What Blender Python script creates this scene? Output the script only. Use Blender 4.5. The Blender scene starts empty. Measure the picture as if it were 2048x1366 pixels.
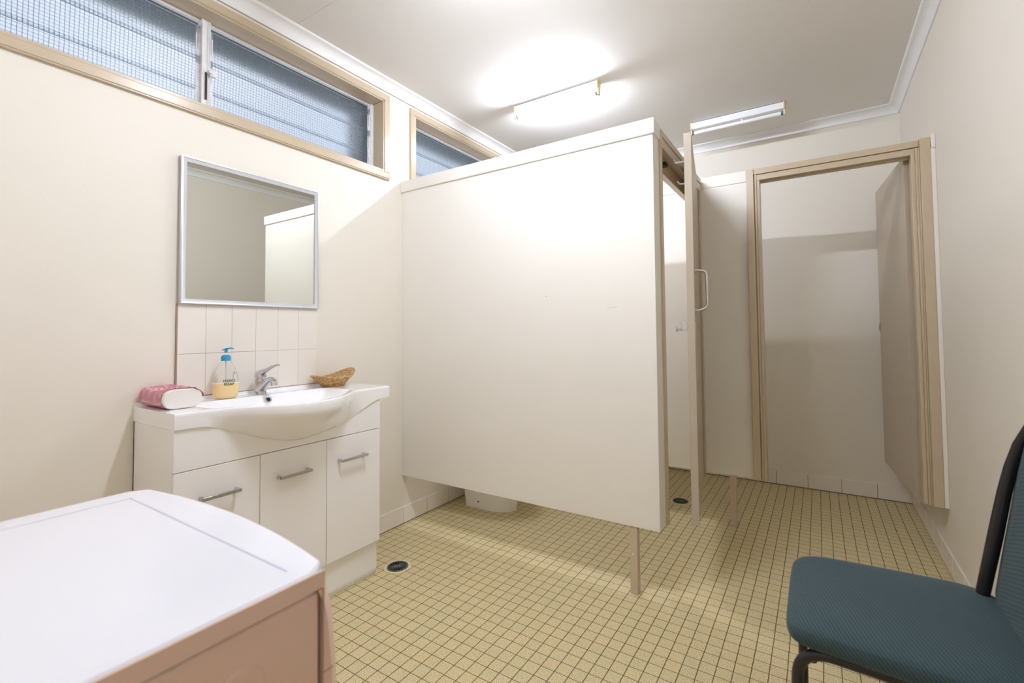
import bpy, bmesh, math, random
from mathutils import Vector, Matrix
random.seed(7)
C = bpy.context.scene
PI = math.pi

# ---------------------------------------------------------------- camera
cam_d = bpy.data.cameras.new('camera'); cam = bpy.data.objects.new('camera', cam_d)
C.collection.objects.link(cam); C.camera = cam
F_PX, PX, PY = 924.04, 1057.34, 630.70
yaw, pitch, roll = math.radians(32.024), math.radians(1.979), math.radians(-0.568)
fw = Vector((-math.sin(yaw)*math.cos(pitch), math.cos(yaw)*math.cos(pitch), math.sin(pitch)))
r0 = Vector((math.cos(yaw), math.sin(yaw), 0)); u0 = r0.cross(fw)
rt = r0*math.cos(roll)+u0*math.sin(roll); up = -r0*math.sin(roll)+u0*math.cos(roll)
M = Matrix((rt, up, -fw)).transposed().to_4x4(); M.translation = Vector((2.1496, -1.9771, 1.15))
cam.matrix_world = M
cam_d.sensor_width = 36; cam_d.sensor_fit = 'HORIZONTAL'; cam_d.lens = F_PX/2048*36
cam_d.shift_x = -(PX-1024)/2048; cam_d.shift_y = -(683-PY)/2048
cam_d.clip_start = 0.02
cam_d.dof.use_dof = True; cam_d.dof.focus_distance = 3.0; cam_d.dof.aperture_fstop = 4.0

# ---------------------------------------------------------------- world and exposure
TUBE_STRENGTH = 232.0
NEAR_TUBE_STRENGTH = 430.0
W = bpy.data.worlds.new('world'); C.world = W; W.use_nodes = True
wn = W.node_tree.nodes; wl = W.node_tree.links; wn.clear()
wo = wn.new('ShaderNodeOutputWorld'); wb = wn.new('ShaderNodeBackground')
tc = wn.new('ShaderNodeTexCoord'); nz = wn.new('ShaderNodeTexNoise'); nz.inputs['Scale'].default_value = 2.3
nz.inputs['Detail'].default_value = 2
cr = wn.new('ShaderNodeValToRGB')
cr.color_ramp.elements[0].position = .38; cr.color_ramp.elements[0].color = (.66, .74, .90, 1)
cr.color_ramp.elements[1].position = .66; cr.color_ramp.elements[1].color = (.98, 1.0, 1.06, 1)
wl.new(tc.outputs['Generated'], nz.inputs['Vector']); wl.new(nz.outputs['Fac'], cr.inputs['Fac'])
wl.new(cr.outputs['Color'], wb.inputs['Color']); wb.inputs['Strength'].default_value = 1.08
wl.new(wb.outputs[0], wo.inputs['Surface'])
vs = C.view_settings; vs.view_transform = 'Standard'; vs.look = 'None'; vs.gamma = 1; vs.exposure = 0.0
vs.use_curve_mapping = False
C.cycles.use_denoising = True
C.cycles.max_bounces = 10; C.cycles.diffuse_bounces = 7; C.cycles.transmission_bounces = 8
C.cycles.caustics_reflective = False; C.cycles.caustics_refractive = True
C.cycles.sample_clamp_indirect = 6

# ---------------------------------------------------------------- materials
def nodes(name):
    m = bpy.data.materials.new(name); m.use_nodes = True
    nt = m.node_tree; b = nt.nodes['Principled BSDF']
    return m, nt, b
def mat(name, col, rough=.5, metal=0, bump=0, bscale=200, var=0, vscale=6, coat=0, spec=.5, emit=None, trans=0, ior=1.45, alpha=1):
    m, nt, b = nodes(name)
    b.inputs['Base Color'].default_value = (*col, 1); b.inputs['Roughness'].default_value = rough
    b.inputs['Metallic'].default_value = metal; b.inputs['Specular IOR Level'].default_value = spec
    b.inputs['Coat Weight'].default_value = coat; b.inputs['Coat Roughness'].default_value = .08
    b.inputs['Transmission Weight'].default_value = trans; b.inputs['IOR'].default_value = ior
    if emit:
        b.inputs['Emission Color'].default_value = (*emit[0], 1); b.inputs['Emission Strength'].default_value = emit[1]
    geo = nt.nodes.new('ShaderNodeTexCoord')
    if bump:
        n = nt.nodes.new('ShaderNodeTexNoise'); n.inputs['Scale'].default_value = bscale; n.inputs['Detail'].default_value = 3
        bp = nt.nodes.new('ShaderNodeBump'); bp.inputs['Strength'].default_value = bump; bp.inputs['Distance'].default_value = .002
        nt.links.new(geo.outputs['Object'], n.inputs['Vector']); nt.links.new(n.outputs['Fac'], bp.inputs['Height'])
        nt.links.new(bp.outputs['Normal'], b.inputs['Normal'])
    if var:
        n = nt.nodes.new('ShaderNodeTexNoise'); n.inputs['Scale'].default_value = vscale; n.inputs['Detail'].default_value = 4
        mx = nt.nodes.new('ShaderNodeMix'); mx.data_type = 'RGBA'
        mx.inputs['A'].default_value = (*[c*(1-var) for c in col], 1); mx.inputs['B'].default_value = (*[min(1, c*(1+var)) for c in col], 1)
        nt.links.new(geo.outputs['Object'], n.inputs['Vector']); nt.links.new(n.outputs['Fac'], mx.inputs['Factor'])
        nt.links.new(mx.outputs['Result'], b.inputs['Base Color'])
    return m
M_wall = mat('cream_wall_paint', (.81, .765, .685), .55, bump=.12, bscale=160, var=.015, vscale=3)
M_ceil = mat('ceiling_paint', (.80, .78, .755), .7, bump=.08, bscale=90)
M_corn = mat('cornice_white_paint', (.84, .84, .85), .45)
M_panel = mat('cream_panel_paint', (.83, .80, .745), .42, bump=.1, bscale=260, var=.012, vscale=2.5)
M_beige = mat('beige_gloss_paint', (.55, .45, .32), .28, bump=.12, bscale=60, var=.03, vscale=14)
M_beige2 = mat('beige_door_paint', (.49, .415, .325), .4, bump=.06, bscale=90, var=.02)
M_post = mat('beige_post_paint', (.58, .475, .36), .4, bump=.06, bscale=90)
M_tile_w = mat('white_glazed_tile', (.84, .79, .73), .16)
M_grout_shadow = mat('grout_and_shadow_line_brown', (.36, .27, .2), .8)
M_cerm = mat('vitreous_china', (.93, .93, .95), .09, coat=.6)
M_melam = mat('white_melamine', (.90, .885, .885), .3, bump=.03)
M_steel = mat('brushed_stainless', (.60, .59, .57), .27, metal=1)
M_chrome = mat('chrome', (.64, .64, .66), .07, metal=1)
M_alu = mat('satin_aluminium', (.66, .67, .70), .36, metal=.7, bump=.03, bscale=300)
M_mirror = mat('mirror_silver', (.71, .72, .67), .012, metal=1)
M_mwhite = mat('white_enamel', (.84, .85, .88), .25)
M_wmtop = mat('washing_machine_white_top', (.74, .74, .80), .22, coat=.3)
M_wmside_shade = mat('washing_machine_shaded_side', (.66, .465, .375), .42)  # shade on the machine's side is put into this pinkish brown colour
M_groove = mat('shadow_gap_grey', (.47, .45, .56), .5)
M_black = mat('black_powder_coat', (.018, .016, .018), .3, bump=.1, bscale=400)
M_dark = mat('dark_void', (.03, .03, .025), .6)
M_darkgr = mat('dark_green_cast_grate', (.13, .15, .13), .4, metal=.3)
M_cream_pl = mat('cream_plastic_drain', (.78, .69, .46), .4)
M_yelpl = mat('aged_yellow_plastic', (.78, .60, .34), .4)
M_blue = mat('blue_plastic', (.02, .33, .58), .3)
M_clear = mat('clear_plastic', (.99, .985, .98), .04, trans=1, ior=1.08)
M_soap = mat('yellow_liquid_soap', (.86, .66, .33), .25)
M_foam = mat('soap_foam', (.90, .82, .66), .6)
M_ink = mat('green_marker_ink', (.02, .12, .03), .5)
M_paper = mat('folded_paper_towel', (.84, .79, .75), .9, bump=.4, bscale=500)
M_red = mat('red_dot', (.5, .03, .03), .3)
M_rubber = mat('black_rubber', (.02, .02, .02), .7)
M_brick = mat('outer_reveal_render', (.22, .24, .235), .9)
M_tubeoff = mat('unlit_tube_glass', (.86, .86, .88), .2)
M_hole = mat('screw_hole', (.05, .03, .02), .7)
M_caulk = mat('flaking_white_caulk', (.70, .66, .56), .7, bump=1, bscale=40, var=.18, vscale=50)

def tube_mat(name, s):
    return mat(name, (.9, .9, .95), .3, emit=((.90, .96, 1.09), s))

# floor tiles
def floor_mat():
    m, nt, b = nodes('beige_mosaic_floor'); N = nt.nodes.new; L = nt.links.new
    P, X0, Y0 = .0515, 1.1051, -.5271
    g = N('ShaderNodeNewGeometry'); s = N('ShaderNodeSeparateXYZ'); L(g.outputs['Position'], s.inputs[0])
    def ma(op, a, bb=None, c=None):
        n = N('ShaderNodeMath'); n.operation = op
        for i, v in enumerate((a, bb, c)):
            if v is None: continue
            if hasattr(v, 'links'): L(v, n.inputs[i])
            else: n.inputs[i].default_value = v
        return n.outputs[0]
    # slight waviness of the joints
    wv = N('ShaderNodeTexNoise'); wv.inputs['Scale'].default_value = 9; L(g.outputs['Position'], wv.inputs['Vector'])
    wob = ma('MULTIPLY', ma('SUBTRACT', wv.outputs['Fac'], .5), .0035)
    ux = ma('DIVIDE', ma('ADD', ma('SUBTRACT', s.outputs['X'], X0), wob), P)
    uy = ma('DIVIDE', ma('ADD', ma('SUBTRACT', s.outputs['Y'], Y0), wob), P)
    dx = ma('ABSOLUTE', ma('SUBTRACT', ma('FRACT', ma('ADD', ux, 100.5)), .5))
    dy = ma('ABSOLUTE', ma('SUBTRACT', ma('FRACT', ma('ADD', uy, 100.5)), .5))
    gx = ma('LESS_THAN', dx, .029); gy = ma('LESS_THAN', dy, .024)
    grout = ma('MAXIMUM', gx, gy)
    cell = N('ShaderNodeCombineXYZ'); L(ma('FLOOR', ux), cell.inputs[0]); L(ma('FLOOR', uy), cell.inputs[1])
    wnz = N('ShaderNodeTexWhiteNoise'); wnz.noise_dimensions = '2D'; L(cell.outputs[0], wnz.inputs['Vector'])
    sp = N('ShaderNodeTexNoise'); sp.inputs['Scale'].default_value = 330; sp.inputs['Detail'].default_value = 2; L(g.outputs['Position'], sp.inputs['Vector'])
    spr = N('ShaderNodeValToRGB'); spr.color_ramp.elements[0].position = .37; spr.color_ramp.elements[1].position = .47
    spr.color_ramp.elements[0].color = (.30, .235, .11, 1); spr.color_ramp.elements[1].color = (.715, .61, .36, 1)
    L(sp.outputs['Fac'], spr.inputs['Fac'])
    tint = N('ShaderNodeValToRGB'); e = tint.color_ramp
    e.elements[0].position = 0; e.elements[0].color = (.955, .965, .955, 1); e.elements[1].position = 1; e.elements[1].color = (1.03, .995, .975, 1)
    L(wnz.outputs['Value'], tint.inputs['Fac'])
    mul = N('ShaderNodeMix'); mul.data_type = 'RGBA'; mul.blend_type = 'MULTIPLY'; mul.inputs['Factor'].default_value = 1
    L(spr.outputs[0], mul.inputs['A']); L(tint.outputs[0], mul.inputs['B'])
    gn = N('ShaderNodeTexNoise'); gn.inputs['Scale'].default_value = 5; L(g.outputs['Position'], gn.inputs['Vector'])
    gc = N('ShaderNodeMix'); gc.data_type = 'RGBA'; gc.inputs['A'].default_value = (.06, .04, .009, 1); gc.inputs['B'].default_value = (.15, .11, .035, 1)
    L(gn.outputs['Fac'], gc.inputs['Factor'])
    mx = N('ShaderNodeMix'); mx.data_type = 'RGBA'; L(grout, mx.inputs['Factor']); L(mul.outputs['Result'], mx.inputs['A']); L(gc.outputs['Result'], mx.inputs['B'])
    L(mx.outputs['Result'], b.inputs['Base Color'])
    b.inputs['Specular IOR Level'].default_value = .35
    ro = ma('ADD', ma('MULTIPLY', grout, .35), .48); L(ro, b.inputs['Roughness'])
    bp = N('ShaderNodeBump'); bp.inputs['Strength'].default_value = .4; bp.inputs['Distance'].default_value = .0015
    L(ma('SUBTRACT', 1.0, grout), bp.inputs['Height']); L(bp.outputs[0], b.inputs['Normal'])
    return m
M_floor = floor_mat()

# wired glass: cool, obscure, wire net every 12.5 mm
def glass_mat():
    m, nt, b = nodes('wired_obscure_glass'); N = nt.nodes.new; L = nt.links.new
    tcn = N('ShaderNodeTexCoord'); s = N('ShaderNodeSeparateXYZ'); L(tcn.outputs['Object'], s.inputs[0])
    def line(o):
        a = N('ShaderNodeMath'); a.operation = 'DIVIDE'; L(o, a.inputs[0]); a.inputs[1].default_value = .0127
        f = N('ShaderNodeMath'); f.operation = 'FRACT'; L(a.outputs[0], f.inputs[0])
        g = N('ShaderNodeMath'); g.operation = 'LESS_THAN'; L(f.outputs[0], g.inputs[0]); g.inputs[1].default_value = .062
        return g.outputs[0]
    mxn = N('ShaderNodeMath'); mxn.operation = 'MAXIMUM'; L(line(s.outputs['Y']), mxn.inputs[0]); L(line(s.outputs['Z']), mxn.inputs[1])
    b.inputs['Base Color'].default_value = (.90, .95, .98, 1); b.inputs['Transmission Weight'].default_value = 1
    b.inputs['Roughness'].default_value = .34; b.inputs['IOR'].default_value = 1.25
    n = N('ShaderNodeTexVoronoi'); n.inputs['Scale'].default_value = 170; L(tcn.outputs['Object'], n.inputs['Vector'])
    bp = N('ShaderNodeBump'); bp.inputs['Strength'].default_value = .25; bp.inputs['Distance'].default_value = .002
    L(n.outputs['Distance'], bp.inputs['Height']); L(bp.outputs[0], b.inputs['Normal'])
    wire = N('ShaderNodeBsdfPrincipled'); wire.inputs['Base Color'].default_value = (.20, .25, .34, 1); wire.inputs['Roughness'].default_value = .4
    ms = N('ShaderNodeMixShader'); L(mxn.outputs[0], ms.inputs[0]); L(b.outputs[0], ms.inputs[1]); L(wire.outputs[0], ms.inputs[2])
    L(ms.outputs[0], nt.nodes['Material Output'].inputs['Surface'])
    return m
M_glass = glass_mat()

# chair fabric: blue grey with a fine diagonal rib
def fabric_mat():
    m, nt, b = nodes('blue_grey_ribbed_fabric'); N = nt.nodes.new; L = nt.links.new
    tcn = N('ShaderNodeTexCoord'); mp = N('ShaderNodeMapping'); mp.inputs['Rotation'].default_value = (0, 0, math.radians(28)); L(tcn.outputs['Object'], mp.inputs['Vector'])
    wv = N('ShaderNodeTexWave'); wv.inputs['Scale'].default_value = 52; wv.inputs['Distortion'].default_value = .6; wv.bands_direction = 'DIAGONAL'
    L(mp.outputs[0], wv.inputs['Vector'])
    nz = N('ShaderNodeTexNoise'); nz.inputs['Scale'].default_value = 700; L(tcn.outputs['Object'], nz.inputs['Vector'])
    ad = N('ShaderNodeMath'); ad.operation = 'MULTIPLY_ADD'; L(nz.outputs['Fac'], ad.inputs[0]); ad.inputs[1].default_value = .5; L(wv.outputs['Fac'], ad.inputs[2])
    cr = N('ShaderNodeValToRGB'); cr.color_ramp.elements[0].position = .1; cr.color_ramp.elements[0].color = (.019, .038, .045, 1)
    cr.color_ramp.elements[1].position = 1.2; cr.color_ramp.elements[1].color = (.042, .080, .094, 1)
    L(ad.outputs[0], cr.inputs['Fac']); L(cr.outputs[0], b.inputs['Base Color'])
    b.inputs['Roughness'].default_value = .85; b.inputs['Sheen Weight'].default_value = .15; b.inputs['Sheen Roughness'].default_value = .4
    bp = N('ShaderNodeBump'); bp.inputs['Strength'].default_value = .5; bp.inputs['Distance'].default_value = .001
    L(ad.outputs[0], bp.inputs['Height']); L(bp.outputs[0], b.inputs['Normal'])
    return m
M_fabric = fabric_mat()

def wrap_mat():
    m, nt, b = nodes('pink_plastic_wrapper'); N = nt.nodes.new; L = nt.links.new
    tcn = N('ShaderNodeTexCoord')
    n = N('ShaderNodeTexWave'); n.wave_type = 'RINGS'; n.inputs['Scale'].default_value = 14; n.inputs['Distortion'].default_value = 9; n.inputs['Detail'].default_value = 1
    L(tcn.outputs['Object'], n.inputs['Vector'])
    cr = N('ShaderNodeValToRGB'); cr.color_ramp.elements[0].position = .0; cr.color_ramp.elements[0].color = (.46, .085, .15, 1)
    cr.color_ramp.elements[1].position = .25; cr.color_ramp.elements[1].color = (.62, .16, .25, 1)
    e = cr.color_ramp.elements.new(.93); e.color = (.64, .18, .27, 1); e = cr.color_ramp.elements.new(1); e.color = (.85, .55, .62, 1)
    L(n.outputs['Fac'], cr.inputs['Fac']); L(cr.outputs[0], b.inputs['Base Color'])
    b.inputs['Roughness'].default_value = .18; b.inputs['Coat Weight'].default_value = .5
    n2 = N('ShaderNodeTexNoise'); n2.inputs['Scale'].default_value = 45; n2.inputs['Detail'].default_value = 3; L(tcn.outputs['Object'], n2.inputs['Vector'])
    bp = N('ShaderNodeBump'); bp.inputs['Strength'].default_value = .8; bp.inputs['Distance'].default_value = .004
    L(n2.outputs['Fac'], bp.inputs['Height']); L(bp.outputs[0], b.inputs['Normal'])
    return m
M_wrap = wrap_mat()

def cane_mat():
    m, nt, b = nodes('golden_cane'); N = nt.nodes.new; L = nt.links.new
    tcn = N('ShaderNodeTexCoord'); n = N('ShaderNodeTexNoise'); n.inputs['Scale'].default_value = 90; L(tcn.outputs['Object'], n.inputs['Vector'])
    cr = N('ShaderNodeValToRGB'); cr.color_ramp.elements[0].position = .35; cr.color_ramp.elements[0].color = (.30, .15, .045, 1)
    cr.color_ramp.elements[1].position = .65; cr.color_ramp.elements[1].color = (.66, .42, .17, 1)
    L(n.outputs['Fac'], cr.inputs['Fac']); L(cr.outputs[0], b.inputs['Base Color']); b.inputs['Roughness'].default_value = .35
    return m
M_cane = cane_mat()

# ---------------------------------------------------------------- helpers
def box(bm, x0, x1, y0, y1, z0, z1):
    vs_ = [bm.verts.new(p) for p in ((x0,y0,z0),(x1,y0,z0),(x1,y1,z0),(x0,y1,z0),(x0,y0,z1),(x1,y0,z1),(x1,y1,z1),(x0,y1,z1))]
    for f in ((0,3,2,1),(4,5,6,7),(0,1,5,4),(1,2,6,5),(2,3,7,6),(3,0,4,7)): bm.faces.new([vs_[i] for i in f])
def B(*boxes):
    bm = bmesh.new()
    for b in boxes: box(bm, *b)
    return bm
def frame_for(d):
    d = d.normalized(); a = Vector((0,0,1)) if abs(d.z) < .9 else Vector((1,0,0))
    u = d.cross(a).normalized(); return u, d.cross(u).normalized()
def tube(bm, pts, r, seg=14, cap=True, flat=1.0):
    pts = [Vector(p) for p in pts]; n = len(pts); rs = r if isinstance(r, (list, tuple)) else [r]*n
    rings = []; u = None
    for i, p in enumerate(pts):
        d = (pts[min(i+1, n-1)]-pts[max(i-1, 0)]).normalized()
        if u is None: u, v = frame_for(d)
        else:
            u = (u-d*u.dot(d)).normalized(); v = d.cross(u)
        rings.append([bm.verts.new(p+(u*math.cos(2*PI*k/seg)+v*flat*math.sin(2*PI*k/seg))*rs[i]) for k in range(seg)])
    for a, b in zip(rings, rings[1:]):
        for k in range(seg): bm.faces.new((a[k], a[(k+1)%seg], b[(k+1)%seg], b[k]))
    if cap: bm.faces.new(rings[0][::-1]); bm.faces.new(rings[-1])
def fillet(pts, rad, n=6):
    pts = [Vector(p) for p in pts]; out = [pts[0]]
    for i in range(1, len(pts)-1):
        a, b, c = pts[i-1], pts[i], pts[i+1]; d1 = (a-b); d2 = (c-b); r = min(rad, d1.length*.49, d2.length*.49)
        p0 = b+d1.normalized()*r; p1 = b+d2.normalized()*r
        for k in range(n+1):
            t = k/n; out.append(p0*(1-t)**2+b*2*t*(1-t)+p1*t*t)
    out.append(pts[-1]); return out
def lathe(bm, prof, c=(0,0,0), axis='Z', seg=32, sy=1.0):
    rings = []
    for r, h in prof:
        ring = []
        for k in range(seg):
            a = 2*PI*k/seg; x, y = r*math.cos(a), r*math.sin(a)*sy
            p = (x, y, h) if axis == 'Z' else ((h, x, y) if axis == 'X' else (x, h, y))
            ring.append(bm.verts.new((p[0]+c[0], p[1]+c[1], p[2]+c[2])))
        rings.append(ring)
    for a, b in zip(rings, rings[1:]):
        for k in range(seg): bm.faces.new((a[k], a[(k+1)%seg], b[(k+1)%seg], b[k]))
    bm.faces.new(rings[0][::-1]); bm.faces.new(rings[-1])
def prism(bm, poly, axis, h0, h1):
    def P(a, b, h): return {'X': (h, a, b), 'Y': (a, h, b), 'Z': (a, b, h)}[axis]
    lo = [bm.verts.new(P(a, b, h0)) for a, b in poly]; hi = [bm.verts.new(P(a, b, h1)) for a, b in poly]
    n = len(poly)
    for i in range(n): bm.faces.new((lo[i], lo[(i+1)%n], hi[(i+1)%n], hi[i]))
    bm.faces.new(lo[::-1]); bm.faces.new(hi)
def rrect(x0, x1, y0, y1, r, n=6):
    out = []
    for cx, cy, a0 in ((x1-r,y1-r,0),(x0+r,y1-r,PI/2),(x0+r,y0+r,PI),(x1-r,y0+r,1.5*PI)):
        for k in range(n+1):
            a = a0+PI/2*k/n; out.append((cx+r*math.cos(a), cy+r*math.sin(a)))
    return out
def obj(name, bm, m, parent=None, bevel=0, smooth=True, seg=2, loc=None, rotz=0):
    bmesh.ops.recalc_face_normals(bm, faces=bm.faces)
    me = bpy.data.meshes.new(name); bm.to_mesh(me); bm.free()
    ms = m if isinstance(m, (list, tuple)) else [m]
    for k in ms: me.materials.append(k)
    if smooth:
        me.polygons.foreach_set('use_smooth', [True]*len(me.polygons))
        me.set_sharp_from_angle(angle=math.radians(35))
    o = bpy.data.objects.new(name, me); C.collection.objects.link(o)
    if parent:
        o.parent = parent
        if loc is None: o.matrix_parent_inverse = parent_world(parent).inverted()
    if loc is not None: o.location = loc; o.rotation_euler = (0, 0, rotz)
    if bevel:
        md = o.modifiers.new('bevel', 'BEVEL'); md.width = bevel; md.segments = seg; md.limit_method = 'ANGLE'; md.angle_limit = math.radians(40)
        md.harden_normals = False
    return o
def parent_world(p):
    m = Matrix.Translation(p.location) @ p.rotation_euler.to_matrix().to_4x4()
    if p.parent: m = parent_world(p.parent) @ p.matrix_parent_inverse @ m
    return m
def thing(name, label, cat, loc=(0,0,0), group=None):
    o = bpy.data.objects.new(name, None); C.collection.objects.link(o); o.location = loc; o.empty_display_size = .05
    o['label'] = label; o['category'] = cat
    if group: o['group'] = group
    return o
def tag(o, label, cat, group=None):
    o['label'] = label; o['category'] = cat
    if group: o['group'] = group
    return o
def struct(o, label=None):
    o['kind'] = 'structure'
    if label: o['label'] = label
    return o
def sempty(name, loc, label=None):
    o = bpy.data.objects.new(name, None); C.collection.objects.link(o); o.location = loc; o.empty_display_size = .05
    return struct(o, label)

# ---------------------------------------------------------------- room shell
RW, YB, YF, ZC = 2.649, 1.929, -2.40, 2.645
XO = -.33
WY0, WY1, WZ0, WZ1 = -1.985, -.142, 2.098, 2.526       # first window opening
VY0, VY1 = .106, 1.84
def rect_wall(x0, x1):
    return B((x0,x1,YF-.1,YB+.1,0,WZ0),(x0,x1,YF-.1,YB+.1,WZ1,ZC+.1),(x0,x1,YF-.1,WY0,WZ0,WZ1),(x0,x1,WY1,VY0,WZ0,WZ1),(x0,x1,VY1,YB+.1,WZ0,WZ1))
struct(obj('wall_left', rect_wall(-.11, 0), M_wall, smooth=False), 'cream painted left wall holding the high louvre windows')
struct(obj('wall_left_outer', rect_wall(XO, -.112), M_brick, smooth=False), 'dark outer leaf of the left wall around the louvre windows')
struct(obj('wall_right', B((RW,RW+.1,YF-.1,YB+.1,0,ZC+.1)), M_wall, smooth=False), 'plain cream right wall behind the blue chair')
struct(obj('wall_back', B((0,RW,YB,YB+.1,0,ZC+.1)), M_wall, smooth=False), 'plain cream far wall behind the cubicles')
struct(obj('wall_front', B((0,RW,YF-.1,YF,0,ZC+.1)), M_wall, smooth=False), 'plain cream wall behind the camera')
struct(obj('floor', B((XO,RW+.1,YF-.1,YB+.1,-.08,0)), M_floor, smooth=False), 'beige speckled mosaic tile floor with dark grout')
struct(obj('ceiling', B((0,RW,YF,-.7125,ZC,ZC+.1),(0,RW,-.7105,YB,ZC,ZC+.1),(0,RW,-.7125,-.7105,ZC+.003,ZC+.1)), M_ceil, smooth=False), 'off-white sheet ceiling with one thin joint')

# cornices: coved strips
def cove(a):            # offsets (from wall, height)
    pts = [(0, ZC-.058), (.006, ZC-.058), (.009, ZC-.053)]
    for k in range(9):
        t = PI/2*k/8; pts.append((.052-.043*math.cos(t), ZC-.052+.043*math.sin(t)))
    pts += [(.056, ZC-.006), (.058, ZC), (0, ZC)]
    return pts
bm = bmesh.new(); prism(bm, [(x, z) for x, z in cove(0)], 'Y', YF, YB)
struct(obj('trim_1', bm, M_corn), 'white coved cornice along the left wall above the windows')
bm = bmesh.new(); prism(bm, [(RW-x, z) for x, z in cove(0)], 'Y', YF, YB)
struct(obj('trim_2', bm, M_corn), 'white coved cornice along the right wall')
bm = bmesh.new(); prism(bm, [(YB-x, z) for x, z in cove(0)], 'X', 0, RW)
struct(obj('trim_3', bm, M_corn), 'white coved cornice along the far wall')
# dark strip painted in as the shadow line of the gap under the left cornice
struct(obj('trim_4', B((0,.0015,YF,YB,ZC-.0605,ZC-.0575)), M_grout_shadow), 'thin dark strip painting the shadow line of the gap under the left cornice')

# skirting tiles with joints
def skirt(axis, a0, a1, joint, face, sgn):
    bm = bmesh.new(); k0 = math.floor((a0-joint)/.2); p = joint+k0*.2
    while p < a1:
        s, e = max(p+.0016, a0), min(p+.2-.0016, a1)
        if e-s > .01:
            lo, hi = sorted((face, face+sgn*.008))
            if axis == 'Y': box(bm, lo, hi, s, e, .006, .103)
            else: box(bm, s, e, lo, hi, .008, .103)
        p += .2
    return bm
struct(obj('baseboard_left', skirt('Y', YF, YB-.008, .005, 0, 1), M_tile_w, bevel=.0012), 'cream tiled skirting along the left wall')
struct(obj('baseboard_right', skirt('Y', YF, YB-.008, .86, RW, -1), M_tile_w, bevel=.0012), 'cream tiled skirting along the right wall')
struct(obj('baseboard_back', skirt('X', 0, RW, 1.86, YB, -1), M_tile_w, bevel=.0012), 'cream tiled skirting along the far wall')
struct(obj('trim_5', B((0,.003,YF,YB,0,.101),(RW-.003,RW,YF,YB,0,.101),(0,RW,YB-.003,YB,0,.101)), M_grout_shadow, smooth=False), 'brown grout behind and under the skirting tiles')

# ---------------------------------------------------------------- windows
def window(name, y0, y1, mull, label):
    w = sempty(name, (0, (y0+y1)/2, WZ0), label)
    a, t = .040, .013
    # architrave with mitred look: four mouldings in one frame mesh
    obj('architrave', B((0,t,y0-a,y1+a,WZ1,WZ1+a),(0,t,y0-a,y1+a,WZ0-a-.002,WZ0),(0,t,y0-a,y0,WZ0,WZ1),(0,t,y1,y1+a,WZ0,WZ1),
        (t-.001,t+.003,y0-.006,y1+.006,WZ1+.003,WZ1+.008),(t-.001,t+.003,y0-.034,y1+.034,WZ0-.036,WZ0-.031)), M_beige, w, bevel=.004, seg=3)
    e = .0
    obj('reveal_lining', B((-.11,t-.004,y0,y0+.008,WZ0,WZ1),(-.11,t-.004,y1-.008,y1,WZ0,WZ1),(-.11,t-.004,y0,y1,WZ1-.008,WZ1),
        (-.11,t-.003,y0,y1,WZ0,WZ0+.012)), M_beige, w, bevel=.0015)
    y0i, y1i, z0i, z1i = y0+.008, y1-.008, WZ0+.012, WZ1-.008
    # aluminium side channels and head/sill strips
    fr = [(-.108,-.078,y0i,y0i+.020,z0i,z1i),(-.108,-.078,y1i-.020,y1i,z0i,z1i),(-.108,-.088,y0i,y1i,z1i-.010,z1i),(-.108,-.088,y0i,y1i,z0i,z0i+.008)]
    fr += [(-.078,-.074,y1i-.005,y1i-.002,z0i,z1i),(-.078,-.074,y1i-.013,y1i-.010,z0i,z1i),(-.078,-.074,y0i+.002,y0i+.005,z0i,z1i)]
    obj('window_frame', B(*fr), M_mwhite, w, bevel=.0008)
    obj('mullion', B((-.108,-.070,mull-.017,mull+.017,z0i,z1i),(-.070,-.067,mull-.017,mull-.013,z0i,z1i),(-.070,-.067,mull+.006,mull+.009,z0i,z1i),(-.070,-.067,mull+.013,mull+.017,z0i,z1i)), M_mwhite, w, bevel=.001)
    ph = .134
    for s, (ya, yb) in enumerate(((y0i+.020, mull-.017), (mull+.017, y1i-.020))):
        for k in range(3):
            zb = 2.086+k*ph-(.012 if k else -.022); zt = 2.086+(k+1)*ph+(0 if k < 2 else -.004)
            zt = min(zt, z1i-.014)
            h = zt-zb; bm = bmesh.new()
            box(bm, -.003, .003, ya+.001, yb-.001, 0, h)
            g = obj('louvre_blade', bm, M_glass, w)
            g.matrix_parent_inverse = Matrix.Translation(w.location).inverted()
            g.location = (-.098, 0, zb); g.rotation_euler = (0, math.radians(4.6), 0)
            # slotted metal clips holding the blade ends
            for ye, sg in ((ya, 1), (yb, -1)):
                bm = bmesh.new(); c0, c1 = sorted((ye, ye+sg*.016))
                m0, m1 = sorted((ye+sg*.006, ye+sg*.010))
                zc0, zc1 = zb+.010, zt-.004; lo, hi = zc0+.028, zc1-.022
                box(bm, -.089, -.086, c0, c1, zc0, lo); box(bm, -.089, -.086, c0, c1, hi, zc1)
                box(bm, -.089, -.086, c0, m0, lo, hi); box(bm, -.089, -.086, m1, c1, lo, hi)
                tube(bm, [(-.086, ye-sg*.001, (lo+hi)/2), (-.074, ye-sg*.001, (lo+hi)/2)], .0035, 8)
                obj('blade_clip', bm, M_mwhite, w)
    # winder handle on the mullion
    bm = B((-.067,-.052,mull+.010,mull+.034,2.270,2.298),(-.067,-.046,mull+.002,mull+.020,2.279,2.290))
    obj('louvre_lever', bm, M_mwhite, w, bevel=.002)
    obj('lever_slot', B((-.0672,-.0665,mull-.004,mull+.004,2.165,2.285)), M_hole, w)
    return w
window('window_1', WY0, WY1, -1.048, 'wide high louvre window of wired glass above the mirror')
window('window_2', VY0, VY1, .97, 'high louvre window behind the top of the white cubicle wall')

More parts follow.
